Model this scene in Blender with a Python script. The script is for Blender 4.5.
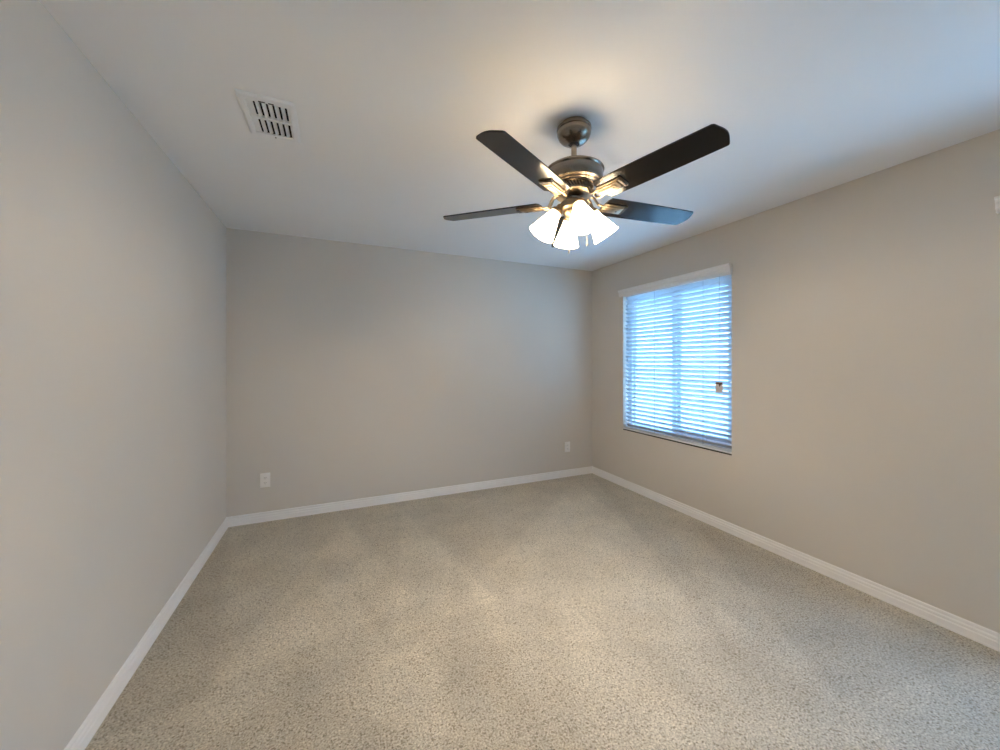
import bpy, bmesh, math, random
from mathutils import Vector, Matrix
random.seed(7)
for o in list(bpy.data.objects): bpy.data.objects.remove(o, do_unlink=True)
sc = bpy.context.scene
col = sc.collection
PI = math.pi

# ------------------------------------------------------------------ camera
F_PX, YAW, HORIZON, CAM_H = 373.48, 0.414605, 360.84, 1.35511
cd = bpy.data.cameras.new('camera'); cam = bpy.data.objects.new('camera', cd); col.objects.link(cam)
cd.sensor_width = 36; cd.sensor_fit = 'HORIZONTAL'; cd.lens = F_PX/1000*36
cd.shift_y = -(375-HORIZON)/1000; cd.clip_start = .02
cam.location = (0, 0, CAM_H); cam.rotation_euler = (PI/2, 0, -YAW)
sc.camera = cam
# ------------------------------------------------------------------ view, world
sc.view_settings.view_transform = 'Standard'; sc.view_settings.look = 'None'
sc.view_settings.gamma = 1; sc.view_settings.use_curve_mapping = False
sc.view_settings.exposure = 0.61
SKY_COL = (.24, .51, 1.0); SKY_STR = 8.6
BULB_W = 12.8; BULB_COL = (1.0, .86, .70); SHADE_EMIT = 14.0
world = bpy.data.worlds.new('world'); sc.world = world; world.use_nodes = True
wn = world.node_tree; wn.nodes.clear()
wo = wn.nodes.new('ShaderNodeOutputWorld'); wb = wn.nodes.new('ShaderNodeBackground')
wt = wn.nodes.new('ShaderNodeTexCoord'); wsx = wn.nodes.new('ShaderNodeSeparateXYZ'); wr = wn.nodes.new('ShaderNodeValToRGB')
wr.color_ramp.elements[0].position = 0; wr.color_ramp.elements[0].color = (.30, .62, 1, 1)
wr.color_ramp.elements[1].position = .7; wr.color_ramp.elements[1].color = (*SKY_COL, 1)
wn.links.new(wt.outputs['Generated'], wsx.inputs[0]); wn.links.new(wsx.outputs[2], wr.inputs[0])
wn.links.new(wr.outputs[0], wb.inputs[0]); wb.inputs[1].default_value = SKY_STR
wn.links.new(wb.outputs[0], wo.inputs[0])

# ------------------------------------------------------------------ room numbers
H = 2.44; XL, XR, YB, YF = -.816, 2.844, 3.69, -.82
WT = .14
WIN = [(1.95, 3.16), (-.58, .633)]           # window openings along the right wall
WZ0, WZ1 = .632, 2.085

# ------------------------------------------------------------------ materials
def mat(name, base, rough=.5, metal=0, noise=None, bump=None, spec=None, coat=0, emit=None, estr=0, transl=None):
    m = bpy.data.materials.new(name); m.use_nodes = True; nt = m.node_tree; N = nt.nodes; Lk = nt.links
    p = N['Principled BSDF']; p.inputs['Base Color'].default_value = (*base, 1)
    p.inputs['Roughness'].default_value = rough; p.inputs['Metallic'].default_value = metal
    if spec is not None: p.inputs['Specular IOR Level'].default_value = spec
    if coat: p.inputs['Coat Weight'].default_value = coat; p.inputs['Coat Roughness'].default_value = .2
    tc = N.new('ShaderNodeTexCoord')
    if noise:
        sc_, amt, stretch = noise
        mp = N.new('ShaderNodeMapping'); mp.inputs['Scale'].default_value = stretch
        n = N.new('ShaderNodeTexNoise'); n.inputs['Scale'].default_value = sc_; n.inputs['Detail'].default_value = 4
        r = N.new('ShaderNodeValToRGB')
        r.color_ramp.elements[0].position = .3; r.color_ramp.elements[0].color = (*[c*(1-amt) for c in base], 1)
        r.color_ramp.elements[1].position = .7; r.color_ramp.elements[1].color = (*[min(1, c*(1+amt)) for c in base], 1)
        Lk.new(tc.outputs['Object'], mp.inputs[0]); Lk.new(mp.outputs[0], n.inputs['Vector'])
        Lk.new(n.outputs['Fac'], r.inputs[0]); Lk.new(r.outputs[0], p.inputs['Base Color'])
    if bump:
        b = N.new('ShaderNodeBump'); b.inputs['Strength'].default_value = bump[1]; b.inputs['Distance'].default_value = .002
        n2 = N.new('ShaderNodeTexNoise'); n2.inputs['Scale'].default_value = bump[0]; n2.inputs['Detail'].default_value = 3
        Lk.new(tc.outputs['Object'], n2.inputs['Vector']); Lk.new(n2.outputs['Fac'], b.inputs['Height'])
        Lk.new(b.outputs[0], p.inputs['Normal'])
    if emit:
        p.inputs['Emission Color'].default_value = (*emit, 1); p.inputs['Emission Strength'].default_value = estr
    if transl:
        tr = N.new('ShaderNodeBsdfTranslucent'); tr.inputs[0].default_value = (*transl[0], 1)
        mx = N.new('ShaderNodeMixShader'); mx.inputs[0].default_value = transl[1]
        Lk.new(p.outputs[0], mx.inputs[1]); Lk.new(tr.outputs[0], mx.inputs[2])
        Lk.new(mx.outputs[0], N['Material Output'].inputs[0])
    return m

M = {}
M['wall'] = mat('wall_paint', (.705, .655, .59), .85, noise=(1.3, .015, (1, 1, 1)), bump=(160, .12), spec=.25)
M['ceiling'] = mat('ceiling_paint', (.92, .91, .90), .9, noise=(1.1, .012, (1, 1, 1)), bump=(90, .2), spec=.2)
M['trim'] = mat('trim_paint', (.94, .915, .89), .4, noise=(3, .01, (1, 1, 1)))
M['vinyl'] = mat('window_vinyl', (.78, .78, .78), .4, noise=(3, .01, (1, 1, 1)))
M['slat'] = mat('blind_slat', (.63, .66, .70), .45, noise=(5, .015, (1, 1, 1)), transl=((.75, .85, .95), .06))
M['valance'] = mat('valance', (.93, .90, .88), .45, noise=(5, .015, (1, 1, 1)))
M['cord'] = mat('cord', (.38, .40, .44), .8, noise=(60, .1, (1, 1, 1)))
M['tag'] = mat('tag_paper', (.80, .72, .68), .7, noise=(30, .02, (1, 1, 1)))
M['tag_print'] = mat('tag_print', (.10, .06, .05), .7, noise=(30, .1, (1, 1, 1)))
M['groove_shadow'] = mat('dark_gap', (.045, .035, .028), .8, noise=(30, .1, (1, 1, 1)))  # dark tone standing in for shade in the groove under the sill
M['sill'] = mat('sill', (.88, .88, .87), .35, noise=(8, .04, (1, 1, 1)))
M['nickel'] = mat('brushed_nickel', (.30, .25, .20), .24, 1, noise=(40, .06, (1, 1, 6)))
M['nickel_dark'] = mat('dark_recess_metal', (.05, .04, .035), .5, .6, noise=(40, .1, (1, 1, 1)))
M['brass'] = mat('aged_nickel', (.30, .235, .165), .38, 1, noise=(40, .06, (1, 1, 1)))
M['blade'] = mat('espresso_blade', (.005, .0035, .003), .17, noise=(9, .35, (1, 14, 1)), spec=.30)
M['blade_edge'] = mat('blade_edge', (.008, .006, .005), .5, noise=(9, .2, (1, 1, 1)))
M['shade'] = mat('frosted_glass', (.92, .88, .80), .35, noise=(4, .01, (1, 1, 1)), emit=(1, .82, .56), estr=SHADE_EMIT, transl=((1, .95, .88), .4))
M['bulb'] = mat('bulb_glass', (1, .95, .85), .3, noise=(4, .01, (1, 1, 1)), emit=(1, .82, .58), estr=14)
M['vent'] = mat('vent_enamel', (.88, .875, .87), .45, noise=(8, .01, (1, 1, 1)))
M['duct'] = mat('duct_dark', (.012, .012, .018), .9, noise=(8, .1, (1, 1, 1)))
M['plate'] = mat('outlet_plastic', (.93, .91, .89), .35, noise=(20, .01, (1, 1, 1)))
M['slot'] = mat('outlet_slot', (.05, .04, .04), .6, noise=(20, .1, (1, 1, 1)))
M['ground'] = mat('pale_gravel', (.80, .74, .64), .9, noise=(2, .3, (1, 1, 1)))
M['block'] = mat('block_fence', (.62, .62, .60), .9, noise=(5, .12, (1, 1, 1)))

_n = M['shade'].node_tree
_a = _n.nodes.new('ShaderNodeAttribute'); _a.attribute_name = 'glow'
_m = _n.nodes.new('ShaderNodeMath'); _m.operation = 'MULTIPLY'; _m.inputs[1].default_value = SHADE_EMIT
_n.links.new(_a.outputs['Fac'], _m.inputs[0]); _n.links.new(_m.outputs[0], _n.nodes['Principled BSDF'].inputs['Emission Strength'])
def glass_mat():
    m = bpy.data.materials.new('window_glass'); m.use_nodes = True; nt = m.node_tree; N = nt.nodes
    N.remove(N['Principled BSDF'])
    t = N.new('ShaderNodeBsdfTransparent'); t.inputs[0].default_value = (.90, .95, .96, 1)
    g = N.new('ShaderNodeBsdfGlossy'); g.inputs['Roughness'].default_value = .02
    mx = N.new('ShaderNodeMixShader')
    mx.inputs[0].default_value = .05; nt.links.new(t.outputs[0], mx.inputs[1]); nt.links.new(g.outputs[0], mx.inputs[2])
    nt.links.new(mx.outputs[0], N['Material Output'].inputs[0]); return m
M['glass'] = glass_mat()

def carpet_mat():
    m = bpy.data.materials.new('carpet'); m.use_nodes = True; nt = m.node_tree; N = nt.nodes; L = nt.links
    p = N['Principled BSDF']; p.inputs['Roughness'].default_value = 1; p.inputs['Specular IOR Level'].default_value = .1
    p.inputs['Sheen Weight'].default_value = .15
    tc = N.new('ShaderNodeTexCoord')
    n1 = N.new('ShaderNodeTexNoise'); n1.inputs['Scale'].default_value = 140; n1.inputs['Detail'].default_value = 3; n1.inputs['Roughness'].default_value = .65
    L.new(tc.outputs['Object'], n1.inputs['Vector'])
    r = N.new('ShaderNodeValToRGB'); cr = r.color_ramp
    cr.elements[0].position = .30; cr.elements[0].color = (.23, .185, .12, 1)
    cr.elements[1].position = .70; cr.elements[1].color = (.83, .765, .64, 1)
    e = cr.elements.new(.41); e.color = (.47, .42, .335, 1)
    e = cr.elements.new(.53); e.color = (.615, .55, .435, 1)
    L.new(n1.outputs['Fac'], r.inputs[0])
    vo = N.new('ShaderNodeTexVoronoi'); vo.inputs['Scale'].default_value = 155
    L.new(tc.outputs['Object'], vo.inputs['Vector'])
    sv = N.new('ShaderNodeSeparateColor'); L.new(vo.outputs['Color'], sv.inputs[0])
    r3 = N.new('ShaderNodeValToRGB'); r3.color_ramp.interpolation = 'LINEAR'
    r3.color_ramp.elements[0].position = .04; r3.color_ramp.elements[0].color = (.60, .57, .52, 1)
    r3.color_ramp.elements[1].position = .95; r3.color_ramp.elements[1].color = (1.12, 1.12, 1.12, 1)
    e = r3.color_ramp.elements.new(.13); e.color = (.90, .89, .87, 1)
    L.new(sv.outputs[0], r3.inputs[0])
    mm = N.new('ShaderNodeVectorMath'); mm.operation = 'MULTIPLY'
    L.new(r.outputs[0], mm.inputs[0]); L.new(r3.outputs[0], mm.inputs[1])
    n2 = N.new('ShaderNodeTexNoise'); n2.inputs['Scale'].default_value = 3.2; n2.inputs['Detail'].default_value = 3
    L.new(tc.outputs['Object'], n2.inputs['Vector'])
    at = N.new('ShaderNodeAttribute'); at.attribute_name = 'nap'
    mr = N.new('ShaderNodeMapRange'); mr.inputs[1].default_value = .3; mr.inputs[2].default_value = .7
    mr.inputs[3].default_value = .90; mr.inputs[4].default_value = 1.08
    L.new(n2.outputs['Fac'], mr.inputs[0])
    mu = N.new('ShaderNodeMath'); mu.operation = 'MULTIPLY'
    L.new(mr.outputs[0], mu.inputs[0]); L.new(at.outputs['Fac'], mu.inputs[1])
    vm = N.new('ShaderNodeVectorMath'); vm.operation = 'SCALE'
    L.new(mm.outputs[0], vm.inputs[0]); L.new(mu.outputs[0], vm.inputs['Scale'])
    L.new(vm.outputs[0], p.inputs['Base Color'])
    b = N.new('ShaderNodeBump'); b.inputs['Strength'].default_value = .8; b.inputs['Distance'].default_value = .006
    L.new(n1.outputs['Fac'], b.inputs['Height']); L.new(b.outputs[0], p.inputs['Normal'])
    return m
M['carpet'] = carpet_mat()

# ------------------------------------------------------------------ helpers
def obj(name, bm, m, parent=None, smooth=False, loc=None, kind=None):
    me = bpy.data.meshes.new(name)
    bmesh.ops.recalc_face_normals(bm, faces=bm.faces[:])
    bm.to_mesh(me); bm.free()
    for mm in (m if isinstance(m, (list, tuple)) else [m]): me.materials.append(mm)
    if smooth:
        for p in me.polygons: p.use_smooth = True
        me.set_sharp_from_angle(angle=math.radians(38))
    o = bpy.data.objects.new(name, me); col.objects.link(o)
    if parent: o.parent = parent
    if loc: o.location = loc
    if kind: o['kind'] = kind
    return o
def empty(name, loc, label=None, cat=None, group=None, kind=None, rz=0):
    o = bpy.data.objects.new(name, None); col.objects.link(o); o.location = loc; o.rotation_euler = (0, 0, rz)
    o.empty_display_size = .05
    if label: o['label'] = label
    if cat: o['category'] = cat
    if group: o['group'] = group
    if kind: o['kind'] = kind
    return o
def box(bm, x0, x1, y0, y1, z0, z1, mx=None, bev=0, mi=0):
    r = bmesh.ops.create_cube(bm, size=1)
    vs = r['verts']
    for v in vs:
        v.co = Vector(((x0+x1)/2+v.co.x*(x1-x0), (y0+y1)/2+v.co.y*(y1-y0), (z0+z1)/2+v.co.z*(z1-z0)))
    fs = list({f for v in vs for f in v.link_faces})
    for f in fs: f.material_index = mi
    if bev:
        es = list({e for v in vs for e in v.link_edges})
        r2 = bmesh.ops.bevel(bm, geom=es, offset=bev, segments=2, affect='EDGES', profile=.5)
        vs = list({v for f in r2['faces'] for v in f.verts} | {v for v in vs if v.is_valid})
    if mx is not None: bmesh.ops.transform(bm, matrix=mx, verts=[v for v in vs if v.is_valid])
    return vs
def lathe(bm, prof, seg=48, mx=None, close=False):
    rings = []
    for r, z in prof:
        if r < 1e-6: rings.append([bm.verts.new((0, 0, z))])
        else: rings.append([bm.verts.new((r*math.cos(2*PI*i/seg), r*math.sin(2*PI*i/seg), z)) for i in range(seg)])
    if close: rings.append(rings[0])
    for a, b in zip(rings, rings[1:]):
        for i in range(seg):
            j = (i+1) % seg
            if len(a) == 1 and len(b) == 1: continue
            if len(a) == 1: bm.faces.new((a[0], b[i], b[j]))
            elif len(b) == 1: bm.faces.new((a[i], a[j], b[0]))
            else: bm.faces.new((a[i], a[j], b[j], b[i]))
    if mx is not None:
        vs = {v for r in rings for v in r}
        bmesh.ops.transform(bm, matrix=mx, verts=list(vs))
def tube(bm, pts, r, seg=8, rr=None, flat=1.0):
    pts = [Vector(p) for p in pts]; rings = []
    up = Vector((0, 0, 1))
    for i, p in enumerate(pts):
        t = (pts[min(i+1, len(pts)-1)]-pts[max(i-1, 0)]).normalized()
        a = t.cross(up)
        if a.length < 1e-3: a = t.cross(Vector((0, 1, 0)))
        a.normalize(); b = a.cross(t).normalized()
        q = rr[i] if rr else r
        rings.append([bm.verts.new(p+a*math.cos(2*PI*k/seg)*q+b*math.sin(2*PI*k/seg)*q*flat) for k in range(seg)])
    for a, b in zip(rings, rings[1:]):
        for k in range(seg): bm.faces.new((a[k], a[(k+1) % seg], b[(k+1) % seg], b[k]))
    bm.faces.new(rings[0]); bm.faces.new(rings[-1][::-1])
def prism(bm, outline, z0, z1, mx=None, mi=0, mi_side=None):
    a = [bm.verts.new((x, y, z0)) for x, y in outline]; b = [bm.verts.new((x, y, z1)) for x, y in outline]
    f1 = bm.faces.new(a[::-1]); f2 = bm.faces.new(b); f1.material_index = f2.material_index = mi
    n = len(a)
    for i in range(n):
        f = bm.faces.new((a[i], a[(i+1) % n], b[(i+1) % n], b[i])); f.material_index = mi if mi_side is None else mi_side
    if mx is not None: bmesh.ops.transform(bm, matrix=mx, verts=a+b)
def sweep(bm, prof, A, B, inward, mitreA=0, mitreB=0):
    """prof: list of (out, z). A,B 2-D wall line ends; inward: unit 2-D normal into the room; mitre: +1 shortens by `out`."""
    A = Vector(A); B = Vector(B); d = (B-A).normalized(); n = Vector(inward)
    ra = [bm.verts.new((*(A+n*o+d*o*mitreA), z)) for o, z in prof]
    rb = [bm.verts.new((*(B+n*o-d*o*mitreB), z)) for o, z in prof]
    k = len(prof)
    for i in range(k): bm.faces.new((ra[i], ra[(i+1) % k], rb[(i+1) % k], rb[i]))
    bm.faces.new(ra[::-1]); bm.faces.new(rb)

# ------------------------------------------------------------------ floor with vacuum tracks in the nap
def sstep(a, b, x):
    t = max(0, min(1, (x-a)/(b-a))); return t*t*(3-2*t)
WEDGES = []   # filled below: (apex, left foot, right foot, strength)
def nap(x, y):
    v = 1.0
    for (ax, ay), (bx, by), (cx, cy), s in WEDGES:
        def side(px, py, qx, qy):
            L_ = math.hypot(qx-px, qy-py); return ((qx-px)*(y-py)-(qy-py)*(x-px))/L_
        d1 = side(ax, ay, bx, by); d2 = side(bx, by, cx, cy); d3 = side(cx, cy, ax, ay)
        sg = 1 if (bx-ax)*(cy-ay)-(by-ay)*(cx-ax) > 0 else -1
        m = min(sg*d1, sg*d2, sg*d3)
        v *= 1+1.35*s*sstep(-.03, .03, m)
    return v
def floor_pt(u, v):
    c, s = math.cos(YAW), math.sin(YAW)
    a = (u-500)/F_PX; b = -(v-HORIZON)/F_PX; t = -CAM_H/b
    return ((c*a+s)*t, (-s*a+c)*t)
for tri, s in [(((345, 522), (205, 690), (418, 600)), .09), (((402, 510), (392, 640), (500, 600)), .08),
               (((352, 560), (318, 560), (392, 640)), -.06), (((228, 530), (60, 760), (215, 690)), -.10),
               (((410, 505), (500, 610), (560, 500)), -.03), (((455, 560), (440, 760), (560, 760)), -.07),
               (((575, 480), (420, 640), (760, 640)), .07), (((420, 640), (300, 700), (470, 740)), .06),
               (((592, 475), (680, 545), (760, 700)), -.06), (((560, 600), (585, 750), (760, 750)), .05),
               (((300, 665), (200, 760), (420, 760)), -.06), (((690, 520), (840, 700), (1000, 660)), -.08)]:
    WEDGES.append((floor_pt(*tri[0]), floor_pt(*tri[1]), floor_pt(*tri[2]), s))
bm = bmesh.new(); st = .025
nx = int(round((XR-XL)/st)); ny = int(round((YB-YF)/st))
gv = [[bm.verts.new((XL+(XR-XL)*i/nx, YF+(YB-YF)*j/ny, 0)) for j in range(ny+1)] for i in range(nx+1)]
for i in range(nx):
    for j in range(ny): bm.faces.new((gv[i][j], gv[i+1][j], gv[i+1][j+1], gv[i][j+1]))
floor = obj('floor', bm, M['carpet'], kind='structure')
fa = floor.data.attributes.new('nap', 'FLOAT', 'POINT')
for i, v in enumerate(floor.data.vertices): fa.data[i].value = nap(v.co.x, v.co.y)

# ------------------------------------------------------------------ shell
VX0, VX1, VY0, VY1 = -.345, -.183, 1.825, 2.075          # duct hole in the ceiling
bm = bmesh.new(); CT = .12
box(bm, XL-WT, VX0, YF-WT, YB+WT, H, H+CT); box(bm, VX1, XR+WT, YF-WT, YB+WT, H, H+CT)
box(bm, VX0, VX1, YF-WT, VY0, H, H+CT); box(bm, VX0, VX1, VY1, YB+WT, H, H+CT)
obj('ceiling', bm, M['ceiling'], kind='structure')
def wallbox(name, *b):
    bm = bmesh.new(); box(bm, *b); return obj(name, bm, M['wall'], kind='structure')
wallbox('wall_left', XL-WT, XL, YF, YB, 0, H)
wallbox('wall_back', XL-WT, XR+WT, YB, YB+WT, 0, H)
wallbox('wall_front', XL-WT, XR+WT, YF-WT, YF, 0, H)
bm = bmesh.new()
ys = [YF, WIN[1][0], WIN[1][1], WIN[0][0], WIN[0][1], YB]
for k in (0, 2, 4): box(bm, XR, XR+WT, ys[k], ys[k+1], 0, H)
for k in (1, 3):
    box(bm, XR, XR+WT, ys[k], ys[k+1], 0, WZ0-.021); box(bm, XR, XR+WT, ys[k], ys[k+1], WZ1, H)
obj('wall_right', bm, M['wall'], kind='structure')

# baseboards: stepped profile
BP = [(0, 0), (.0160, 0), (.0160, .010), (.0145, .012), (.0145, .038), (.0105, .043), (.0105, .047), (.0125, .050), (.0115, .057), (.0075, .061), (.0070, .066), (.0085, .070), (.0070, .077), (.003, .080), (0, .080)]
BP = [(o, z) for o, z in BP]
for nm, A, B, n in [('baseboard_left', (XL, YB), (XL, YF), (1, 0)), ('baseboard_back', (XL, YB), (XR, YB), (0, -1)),
                    ('baseboard_right', (XR, YB), (XR, YF), (-1, 0)), ('baseboard_front', (XL, YF), (XR, YF), (0, 1))]:
    bm = bmesh.new(); sweep(bm, BP, A, B, n, 1, 1); obj(nm, bm, M['trim'], kind='structure')

# ------------------------------------------------------------------ windows and blinds
def window(n, y0, y1):
    root = empty('window_%d' % n, (XR+.10, (y0+y1)/2, WZ0), kind='structure')
    w = (y1-y0)/2; hh = WZ1-WZ0
    bm = bmesh.new(); fw = .045
    for a in ((-w, -w+fw, 0, hh), (w-fw, w, 0, hh), (-w+fw, w-fw, 0, fw), (-w+fw, w-fw, hh-fw, hh)):
        box(bm, -.018, .038, a[0], a[1], a[2], a[3], bev=.003)
    obj('window_frame', bm, M['vinyl'], root)
    mid = .02
    # near sash (slides, inner track) and far sash (fixed, outer track)
    for nm, sx, a, b, rail in (('window_sash', -.012, -w+fw, mid+.02, .045), ('window_sash', .014, mid-.055, w-fw, .018)):
        bm = bmesh.new(); s = rail
        sm = .042
        box(bm, sx, sx+.022, a, a+(sm if sx > 0 else s), fw, hh-fw, bev=.002)
        box(bm, sx, sx+.022, b-(sm if sx < 0 else s), b, fw, hh-fw, bev=.002)
        a2 = a+(sm if sx > 0 else s); b2 = b-(sm if sx < 0 else s)
        box(bm, sx, sx+.022, a2, b2, fw, fw+s, bev=.002); box(bm, sx, sx+.022, a2, b2, hh-fw-s, hh-fw, bev=.002)
        so = obj(nm, bm, M['vinyl'], root)
        bm = bmesh.new(); box(bm, sx+.009, sx+.013, a2-.004, b2+.004, fw+s-.004, hh-fw-s+.004)
        obj('pane', bm, M['glass'], so)
    # sill slab lying in the recess, with a dark strip painting the shaded groove below it
    bm = bmesh.new(); box(bm, -.100+.006, -.019, -w, w, -.010, 0, bev=.0015); obj('window_sill', bm, M['sill'], root)
    bm = bmesh.new(); box(bm, -.0985, -.0945, -w, w, -.0215, -.010); obj('sill_shadow_strip', bm, M['groove_shadow'], root)
    return root
def blind(y0, y1, label, cords=True, raised=False):
    root = empty('window_blind', (XR+.036, (y0+y1)/2, WZ0), label, 'window blind')
    w = (y1-y0)/2-.014
    # valance with crown profile, projecting in front of the wall
    P_ = [(-.046, 1.413), (-.046, 1.425), (-.052, 1.432), (-.052, 1.452), (-.058, 1.458), (-.058, 1.468), (-.064, 1.474), (-.064, 1.484), (-.050, 1.484), (-.046, 1.47), (-.040, 1.47), (-.040, 1.413)]
    bm = bmesh.new(); va = -(y1-y0)/2-.008; vb = (y1-y0)/2+.030
    a = [bm.verts.new((x-.018, va, z)) for x, z in P_]; b = [bm.verts.new((x-.018, vb, z)) for x, z in P_]
    k = len(P_)
    for i in range(k): bm.faces.new((a[i], a[(i+1) % k], b[(i+1) % k], b[i]))
    bm.faces.new(a[::-1]); bm.faces.new(b)
    # returns back to the wall
    for yy in (va, vb):
        s = 1 if yy == va else -1
        box(bm, -.060, -.0375, min(yy, yy+s*.010), max(yy, yy+s*.010), 1.413, 1.484)
    obj('valance', bm, M['valance'], root)
    bm = bmesh.new(); box(bm, -.028, .026, -w, w, 1.405, 1.448, bev=.002); obj('headrail', bm, M['valance'], root)
    # tilted curved slats
    bm = bmesh.new(); n = 33; pitch = .0424; sw = .050
    base = .036
    zs = [base+pitch*i for i in range(n)]
    if raised:      # drawn half way up: the lower slats rest stacked on the rail
        zs = [z for z in zs if z > .92]; q = n-len(zs); zs = [zs[0]-.025-.0045*i for i in range(q)][::-1]+zs; base = zs[0]
    for i in range(n):
        zc = zs[i]; tt = math.radians(39) if not raised or zc > .92 else math.radians(3); th = tt
        prev = None
        row = []
        for j in range(5):
            s = (j/4-.5)*sw; cr = .0022*(1-(2*j/4-1)**2)
            x = s*math.cos(th)+cr*math.sin(th); z = -s*math.sin(th)+cr*math.cos(th)
            row.append((x, z))
        tn = .0028
        top = [[bm.verts.new((x, yy, zc+z)) for x, z in row] for yy in (-w, w)]
        bot = [[bm.verts.new((x-tn*math.sin(th), yy, zc+z-tn*math.cos(th))) for x, z in row] for yy in (-w, w)]
        for j in range(4):
            bm.faces.new((top[0][j], top[0][j+1], top[1][j+1], top[1][j])); bm.faces.new((bot[0][j], bot[1][j], bot[1][j+1], bot[0][j+1]))
            for e in (0, 1): bm.faces.new((top[e][j], bot[e][j], bot[e][j+1], top[e][j+1]))
        for j in (0, 4): bm.faces.new((top[0][j], top[1][j], bot[1][j], bot[0][j]))
    obj('slats', bm, M['slat'], root)
    bm = bmesh.new(); box(bm, -.025, .025, -w, w, base-.036, base-.020, bev=.003); obj('bottom_rail', bm, M['slat'], root)
    for yy in (-w*.585, w*.31):
        bm = bmesh.new()
        for xx in (-.0235, .0235): tube(bm, [(xx, yy, base-.03), (xx, yy, 1.41)], .0017, 6)
        for i in range(n): box(bm, -.0235, .0235, yy-.0008, yy+.0008, zs[i]-.0185, zs[i]-.0175)
        obj('ladder_cord', bm, M['cord'], root)
    if cords:
        yc = 2.052-(y0+y1)/2
        bm = bmesh.new(); tube(bm, [(-.034, yc, 1.41), (-.036, yc, 1.0), (-.036, yc, .55)], .0016, 6); lc = obj('lift_cord', bm, M['cord'], root)
        bm = bmesh.new(); box(bm, -.0405, -.0385, yc-.032, yc+.032, .466, .552, bev=.0008); tg = obj('warning_tag', bm, M['tag'], root)
        tg['label'] = 'pale warning tag on the lift cord'
        bm = bmesh.new(); box(bm, -.0413, -.0406, yc-.028, yc+.028, .533, .548)
        v = [bm.verts.new((-.0411, yc+a, b)) for a, b in ((-.018, .533), (.004, .533), (-.006, .512))]; bm.faces.new(v)
        obj('print', bm, M['tag_print'], tg)
        for yy, zz in ((3.098, .72), (3.113, .50)):
            bm = bmesh.new(); tube(bm, [(-.033, yy-(y0+y1)/2, 1.41), (-.034, yy-(y0+y1)/2, zz+.03)], .0013, 6); tc = obj('tilt_cord', bm, M['cord'], root)
            bm = bmesh.new(); lathe(bm, [(0, .035), (.003, .033), (.005, .02), (.007, 0), (0, -.002)], 12, Matrix.Translation((-.034, yy-(y0+y1)/2, zz)))
            obj('tassel', bm, M['cord'], tc, True)
    return root
window(1, *WIN[0]); window(2, *WIN[1])
blind(*WIN[0], 'white slatted blind with blue daylight between its slats and a small tag on its cord')
blind(*WIN[1], 'white valance end of a second blind, just showing at the right edge of the photo', cords=False, raised=True)

# ------------------------------------------------------------------ outside, seen between the slats
bm = bmesh.new(); box(bm, XR+WT, 14, -9, 14, -.30, -.15); obj('ground', bm, M['ground'], kind='structure')
bm = bmesh.new(); box(bm, 7.5, 7.7, -9, 14, -.15, 1.15); box(bm, 7.46, 7.74, -9, 14, 1.15, 1.20); obj('garden_wall', bm, M['block'], kind='structure')

# ------------------------------------------------------------------ ceiling vent
def make_vent():
    cx, cy = -.264, 1.948
    root = empty('ceiling_vent', (cx, cy, H), 'white rectangular air vent with dark slots in the ceiling above the left wall', 'vent')
    X0, X1, Y0, Y1 = -.107, .107, -.162, .150
    x0, x1, y0, y1 = -.079, .079, -.118, .122
    bm = bmesh.new()
    def ring(o, z): return [bm.verts.new(p) for p in ((X0+o, Y0+o, z), (X1-o, Y0+o, z), (X1-o, Y1-o, z), (X0+o, Y1-o, z))]
    rs = [ring(0, 0), ring(0, -.003), ring(.010, -.009)]
    rs.append([bm.verts.new(p) for p in ((x0-.004, y0-.004, -.009), (x1+.004, y0-.004, -.009), (x1+.004, y1+.004, -.009), (x0-.004, y1+.004, -.009))])
    rs.append([bm.verts.new(p) for p in ((x0, y0, -.006), (x1, y0, -.006), (x1, y1, -.006), (x0, y1, -.006))])
    rs.append([bm.verts.new(p) for p in ((x0, y0, 0), (x1, y0, 0), (x1, y1, 0), (x0, y1, 0))])
    for a, b in zip(rs, rs[1:]+rs[:1]):
        for i in range(4): bm.faces.new((a[i], a[(i+1) % 4], b[(i+1) % 4], b[i]))
    obj('vent_frame', bm, M['vent'], root)
    bm = bmesh.new()
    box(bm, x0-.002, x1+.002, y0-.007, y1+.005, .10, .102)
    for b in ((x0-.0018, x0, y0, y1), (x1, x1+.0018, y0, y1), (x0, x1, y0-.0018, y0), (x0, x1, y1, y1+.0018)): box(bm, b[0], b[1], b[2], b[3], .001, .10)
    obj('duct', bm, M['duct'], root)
    ym = -.002
    bm = bmesh.new(); box(bm, x0, x1, ym-.007, ym+.007, -.0085, .004); obj('crossbar', bm, M['vent'], root)
    # wide blank strip at the left, then angled louvres
    for (a, b) in ((y0, ym-.0072), (ym+.0072, y1)):
        bm = bmesh.new(); box(bm, x0+.001, x0+.026, a, b, -.003, -.001); obj('blank_strip', bm, M['vent'], root)
        for i in range(6):
            xx = x0+.0345+i*.0235
            bm = bmesh.new()
            v = [(xx, -.007), (xx+.0012, -.0078), (xx+.0135, .004), (xx+.0123, .0048)]
            prism(bm, [(p[0], p[1]) for p in v], a, b, Matrix(((1, 0, 0, 0), (0, 0, 1, 0), (0, 1, 0, 0), (0, 0, 0, 1))))
            obj('louvre', bm, M['vent'], root)
    bm = bmesh.new()
    box(bm, -.030, -.006, y0-.013, y0-.008, -.0105, -.0088); box(bm, .006, .026, y0-.013, y0-.008, -.0105, -.0088)
    obj('damper_lever', bm, M['slot'], root)
    bm = bmesh.new(); lathe(bm, [(0, -.0115), (.003, -.011), (.0035, -.009)], 12, Matrix.Translation((.0, Y1-.015, 0))); obj('screw', bm, M['nickel_dark'], root)
make_vent()

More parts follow.
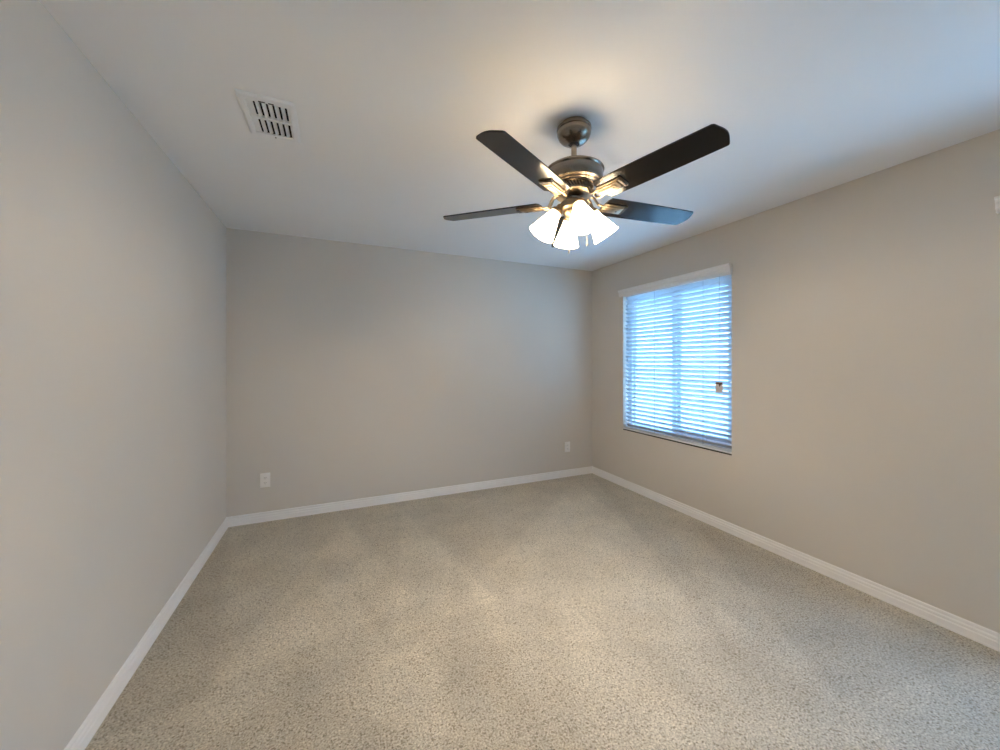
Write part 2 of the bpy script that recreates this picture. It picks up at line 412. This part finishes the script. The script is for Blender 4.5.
# ------------------------------------------------------------------ outlets
def make_outlet(x, label, w=.074):
    root = empty('wall_outlet', (x, YB, .347), label, 'outlet')
    bm = bmesh.new(); box(bm, -w/2, w/2, -.006, 0, -.060, .060, bev=.0025); obj('cover_plate', bm, M['plate'], root, True)
    for s in (1, -1):
        bm = bmesh.new()
        ol = [(.0165*math.cos(t), .0165*math.sin(t)) for t in [2*PI*i/24 for i in range(24)]]
        ol = [(px, max(-.0135, min(.0135, pz))) for px, pz in ol]
        prism(bm, ol, -.0085, -.006, Matrix(((1, 0, 0, 0), (0, 0, 1, 0), (0, 1, 0, s*.0205), (0, 0, 0, 1)))); rc = obj('receptacle', bm, M['plate'], root)
        bm = bmesh.new()
        for xx, hh in ((-.0065, .0045), (.0065, .0038)): box(bm, xx-.0012, xx+.0012, -.0092, -.0086, s*.0205+.002-hh, s*.0205+.002+hh)
        box(bm, -.002, .002, -.0092, -.0086, s*.0205-.0105, s*.0205-.0065)
        obj('socket_holes', bm, M['slot'], rc)
    bm = bmesh.new(); lathe(bm, [(0, -.0025), (.0028, -.002), (.0032, 0)], 12, Matrix.Translation((0, -.006, 0)) @ Matrix.Rotation(-PI/2, 4, 'X')); obj('screw', bm, M['plate'], root)
make_outlet(-.5445, 'white duplex outlet low on the back wall near its left corner')
make_outlet(2.4855, 'white duplex outlet low on the back wall near the window corner')

# ------------------------------------------------------------------ ceiling fan with light kit
FX, FY = 1.0045, 1.4365
fan = empty('ceiling_fan', (FX, FY, H), 'five-blade dark ceiling fan with brushed metal body and four glowing frosted lamp shades', 'ceiling fan')
def part(name, bm, m, parent=None, smooth=True):   # geometry is given relative to the ceiling mount
    return obj(name, bm, m, parent or fan, smooth)
Z = lambda z: z-H
bm = bmesh.new(); lathe(bm, [(0, 0), (.064, 0), (.064, -.012), (.076, -.013), (.0785, -.016), (.0785, -.026), (.074, -.029), (.0735, -.032), (.0775, -.035), (.0765, -.044), (.071, -.058), (.061, -.071), (.046, -.081), (.030, -.086), (.026, -.088), (.026, -.084), (0, -.080)], 56)
part('canopy', bm, M['nickel'])
bm = bmesh.new(); lathe(bm, [(0, -.078), (.021, -.080), (.021, -.086), (.016, -.091), (.013, -.092), (0, -.092)], 32); part('hanger_ball', bm, M['nickel_dark'])
bm = bmesh.new(); lathe(bm, [(0, -.085), (.0127, -.085), (.0127, -.186), (0, -.186)], 24); part('downrod', bm, M['nickel'])
bm = bmesh.new(); lathe(bm, [(0, Z(2.256)), (.022, Z(2.256)), (.026, Z(2.248)), (.09, Z(2.242)), (.122, Z(2.235)), (.1335, Z(2.227)), (.1355, Z(2.222)), (.1335, Z(2.217)), (.1305, Z(2.214)),
    (.1275, Z(2.170)), (.124, Z(2.164)), (.112, Z(2.160)), (.111, Z(2.156)), (.102, Z(2.153)), (.100, Z(2.149)), (.090, Z(2.147)), (.085, Z(2.146)), (0, Z(2.146))], 72)
mh = part('motor_housing', bm, M['nickel'])
bm = bmesh.new(); lathe(bm, [(0, Z(2.150)), (.080, Z(2.150)), (.074, Z(2.126)), (0, Z(2.126))], 48); part('vent_core', bm, M['nickel_dark'], mh)
bm = bmesh.new()
for i in range(40):
    a = 2*PI*i/40
    mx = Matrix.Rotation(a, 4, 'Z') @ Matrix.Translation((.081, 0, Z(2.138))) @ Matrix.Rotation(math.radians(35), 4, 'X') @ Matrix.Rotation(math.radians(14), 4, 'Y')
    box(bm, -.004, .004, -.0022, .0022, -.0135, .0135, mx)
part('vent_fins', bm, M['brass'], mh, False)
bm = bmesh.new(); lathe(bm, [(0, Z(2.127)), (.084, Z(2.127)), (.087, Z(2.124)), (.087, Z(2.118)), (.080, Z(2.112)), (.060, Z(2.108)), (.045, Z(2.106)), (0, Z(2.106))], 56); part('flywheel', bm, M['brass'])
bm = bmesh.new(); lathe(bm, [(0, Z(2.106)), (.036, Z(2.106)), (.040, Z(2.100)), (.038, Z(2.083)), (0, Z(2.083))], 8); part('switch_neck', bm, M['nickel'], smooth=False)
bm = bmesh.new(); lathe(bm, [(0, Z(2.084)), (.045, Z(2.084)), (.060, Z(2.081)), (.0655, Z(2.075)), (.0655, Z(2.052)), (.060, Z(2.045)), (.050, Z(2.041)), (.048, Z(2.030)), (.038, Z(2.018)), (.022, Z(2.008)), (.012, Z(2.000)), (.013, Z(1.992)), (.006, Z(1.984)), (0, Z(1.983))], 56); part('light_pan', bm, M['brass'])

PITCH = math.radians(-11); A0 = math.radians(66.2); BZ = Z(2.085); TIP = .655
def blade_outline():
    w0, w1 = .065, .060; r0 = .165; pts = []
    n = 14
    def hw(t): return w0+(w1-w0)*t+.002*math.sin(PI*t)
    low = [(r0+(TIP-.026-r0)*i/n, -hw(i/n)) for i in range(n+1)]
    tipw = hw(1)
    tip = []
    for k in range(1, 6):     # rounded lower corner
        a = -PI/2+PI/2*k/6; tip.append((TIP-.026+.012*math.cos(a), -tipw+.012+.012*math.sin(a)))
    for k in range(1, 8):
        t = k/8; tip.append((TIP-.014+.014*math.sin(PI*t), -tipw+.012+(2*tipw-.024)*t))
    for k in range(1, 6):
        a = PI/2*k/6; tip.append((TIP-.026+.012*math.cos(a), tipw-.012+.012*math.sin(a)))
    up = [(x, -y) for x, y in low[::-1]]
    root = [(r0-.010, w0*.72), (r0-.014, 0), (r0-.010, -w0*.72)]
    return low+tip+up+root
def blade_bm():
    bm = bmesh.new(); prism(bm, blade_outline(), -.003, .003, mi=0, mi_side=1); return bm
def bracket_bm():
    bm = bmesh.new()
    # twin scroll arms rising to the flywheel
    for s in (-1, 1):
        tube(bm, [(.062, s*.010, .034), (.082, s*.012, .034), (.097, s*.015, .026), (.106, s*.018, .008), (.116, s*.020, -.010), (.132, s*.021, -.014), (.158, s*.020, -.009)], .006, 8, rr=[.006, .0065, .0065, .006, .006, .0065, .006], flat=.8)
    box(bm, .148, .272, -.030, .030, -.0085, -.0032, bev=.0015)
    box(bm, .142, .252, -.023, .023, -.0150, -.0085, bev=.002)
    box(bm, .146, .236, -.012, .012, -.0185, -.0150, bev=.0015)
    return bm
def slot_bm():
    bm = bmesh.new(); box(bm, .255, .268, -.028, .028, -.0128, -.0086, bev=.001)
    return bm
def screw_bm():
    bm = bmesh.new(); lathe(bm, [(0, -.0205), (.004, -.0198), (.0052, -.0184), (.0052, -.0150)], 14, Matrix.Translation((.222, 0, 0))); return bm
b0 = blade_bm()
for k in range(5):
    rz = A0+k*2*PI/5+(math.radians(-3.8) if k == 0 else 0)
    if k == 0:
        bl = part('fan_blade', b0, [M['blade'], M['blade_edge']], smooth=False); br = part('blade_bracket', bracket_bm(), M['brass'])
        sl = part('end_bar', slot_bm(), M['nickel_dark'], br, False); sw_ = part('screw', screw_bm(), M['nickel_dark'], br)
        L0 = (bl, br, sl, sw_)
    else:
        bl = L0[0].copy(); br = L0[1].copy(); sl = L0[2].copy(); sw_ = L0[3].copy()
        for o in (bl, br, sl, sw_): col.objects.link(o)
        bl.parent = fan; br.parent = fan; sl.parent = br; sw_.parent = br
    for o in (bl, br):
        o.location = (0, 0, BZ); o.rotation_mode = 'XYZ'
        o.rotation_euler = (Matrix.Rotation(rz, 4, 'Z') @ Matrix.Rotation(PITCH, 4, 'X')).to_euler()

# four bell shades on short curved arms
def shade_bm():
    outer = [(.0250, 0), (.0285, .006), (.030, .018), (.034, .035), (.0405, .055), (.047, .075), (.054, .097), (.0575, .110), (.0625, .121)]
    inner = [(r-.003, t) for r, t in outer[::-1]]
    bm = bmesh.new(); lathe(bm, [(r, -t) for r, t in outer+inner], 48, close=True); return bm
SA = math.radians(70); TILT = math.radians(33)
for k in range(4):
    a = SA+k*PI/2; ca, sa = math.cos(a), math.sin(a)
    bm = bmesh.new()
    pts = [(.050, 2.066), (.060, 2.069), (.070, 2.067), (.076, 2.060), (.080, 2.050)]
    tube(bm, [(r*ca, r*sa, Z(z)) for r, z in pts], .0085, 12); part('light_arm', bm, M['brass'])
    neck = Vector((.079*ca, .079*sa, Z(2.046)))
    mx = Matrix.Translation(neck) @ Matrix.Rotation(a, 4, 'Z') @ Matrix.Rotation(-TILT, 4, 'Y')
    bm = bmesh.new(); lathe(bm, [(0, .010), (.014, .010), (.022, .004), (.0275, -.004), (.0275, -.012), (.0255, -.013), (.0, -.013)], 32, mx); part('shade_holder', bm, M['brass'])
    bm = shade_bm(); bmesh.ops.transform(bm, matrix=mx @ Matrix.Translation((0, 0, -.013)), verts=bm.verts[:])
    sh = part('lamp_shade', bm, M['shade'])
    ga = sh.data.attributes.new('glow', 'FLOAT', 'POINT'); inv = mx.inverted()
    for i, v in enumerate(sh.data.vertices):
        t = -(inv @ v.co).z-.013; ga.data[i].value = .06+.94*sstep(.005, .060, t)   # the glass is dimmer up at its neck, away from the bulb
    bm = bmesh.new(); lathe(bm, [(0, -.075), (.008, -.074), (.0145, -.066), (.0165, -.055), (.014, -.043), (.009, -.030), (.008, -.013), (0, -.013)], 24, mx); part('light_bulb', bm, M['bulb'], sh)
    ld = bpy.data.lights.new('bulb_light', 'POINT'); ld.energy = BULB_W; ld.color = BULB_COL; ld.shadow_soft_size = .012
    lo = bpy.data.objects.new('bulb_light', ld); col.objects.link(lo); lo.parent = fan
    lo.location = mx @ Vector((0, 0, -.096))
# pull chains
for (x, y, zb) in ((-.020, .012, 1.850), (.047, -.034, 1.880)):
    bm = bmesh.new(); z = 2.046
    tube(bm, [(x, y, Z(2.046)), (x, y, Z(zb+.02))], .0008, 6)
    while z > zb+.02:
        bmesh.ops.create_icosphere(bm, subdivisions=1, radius=.0016, matrix=Matrix.Translation((x, y, Z(z)))); z -= .0042
    ch = part('pull_chain', bm, M['brass'])
    bm = bmesh.new(); lathe(bm, [(0, .024), (.0013, .022), (.0022, .014), (.0028, .004), (.002, 0), (0, -.001)], 14, Matrix.Translation((x, y, Z(zb)))); part('pull_fob', bm, M['brass'], ch)
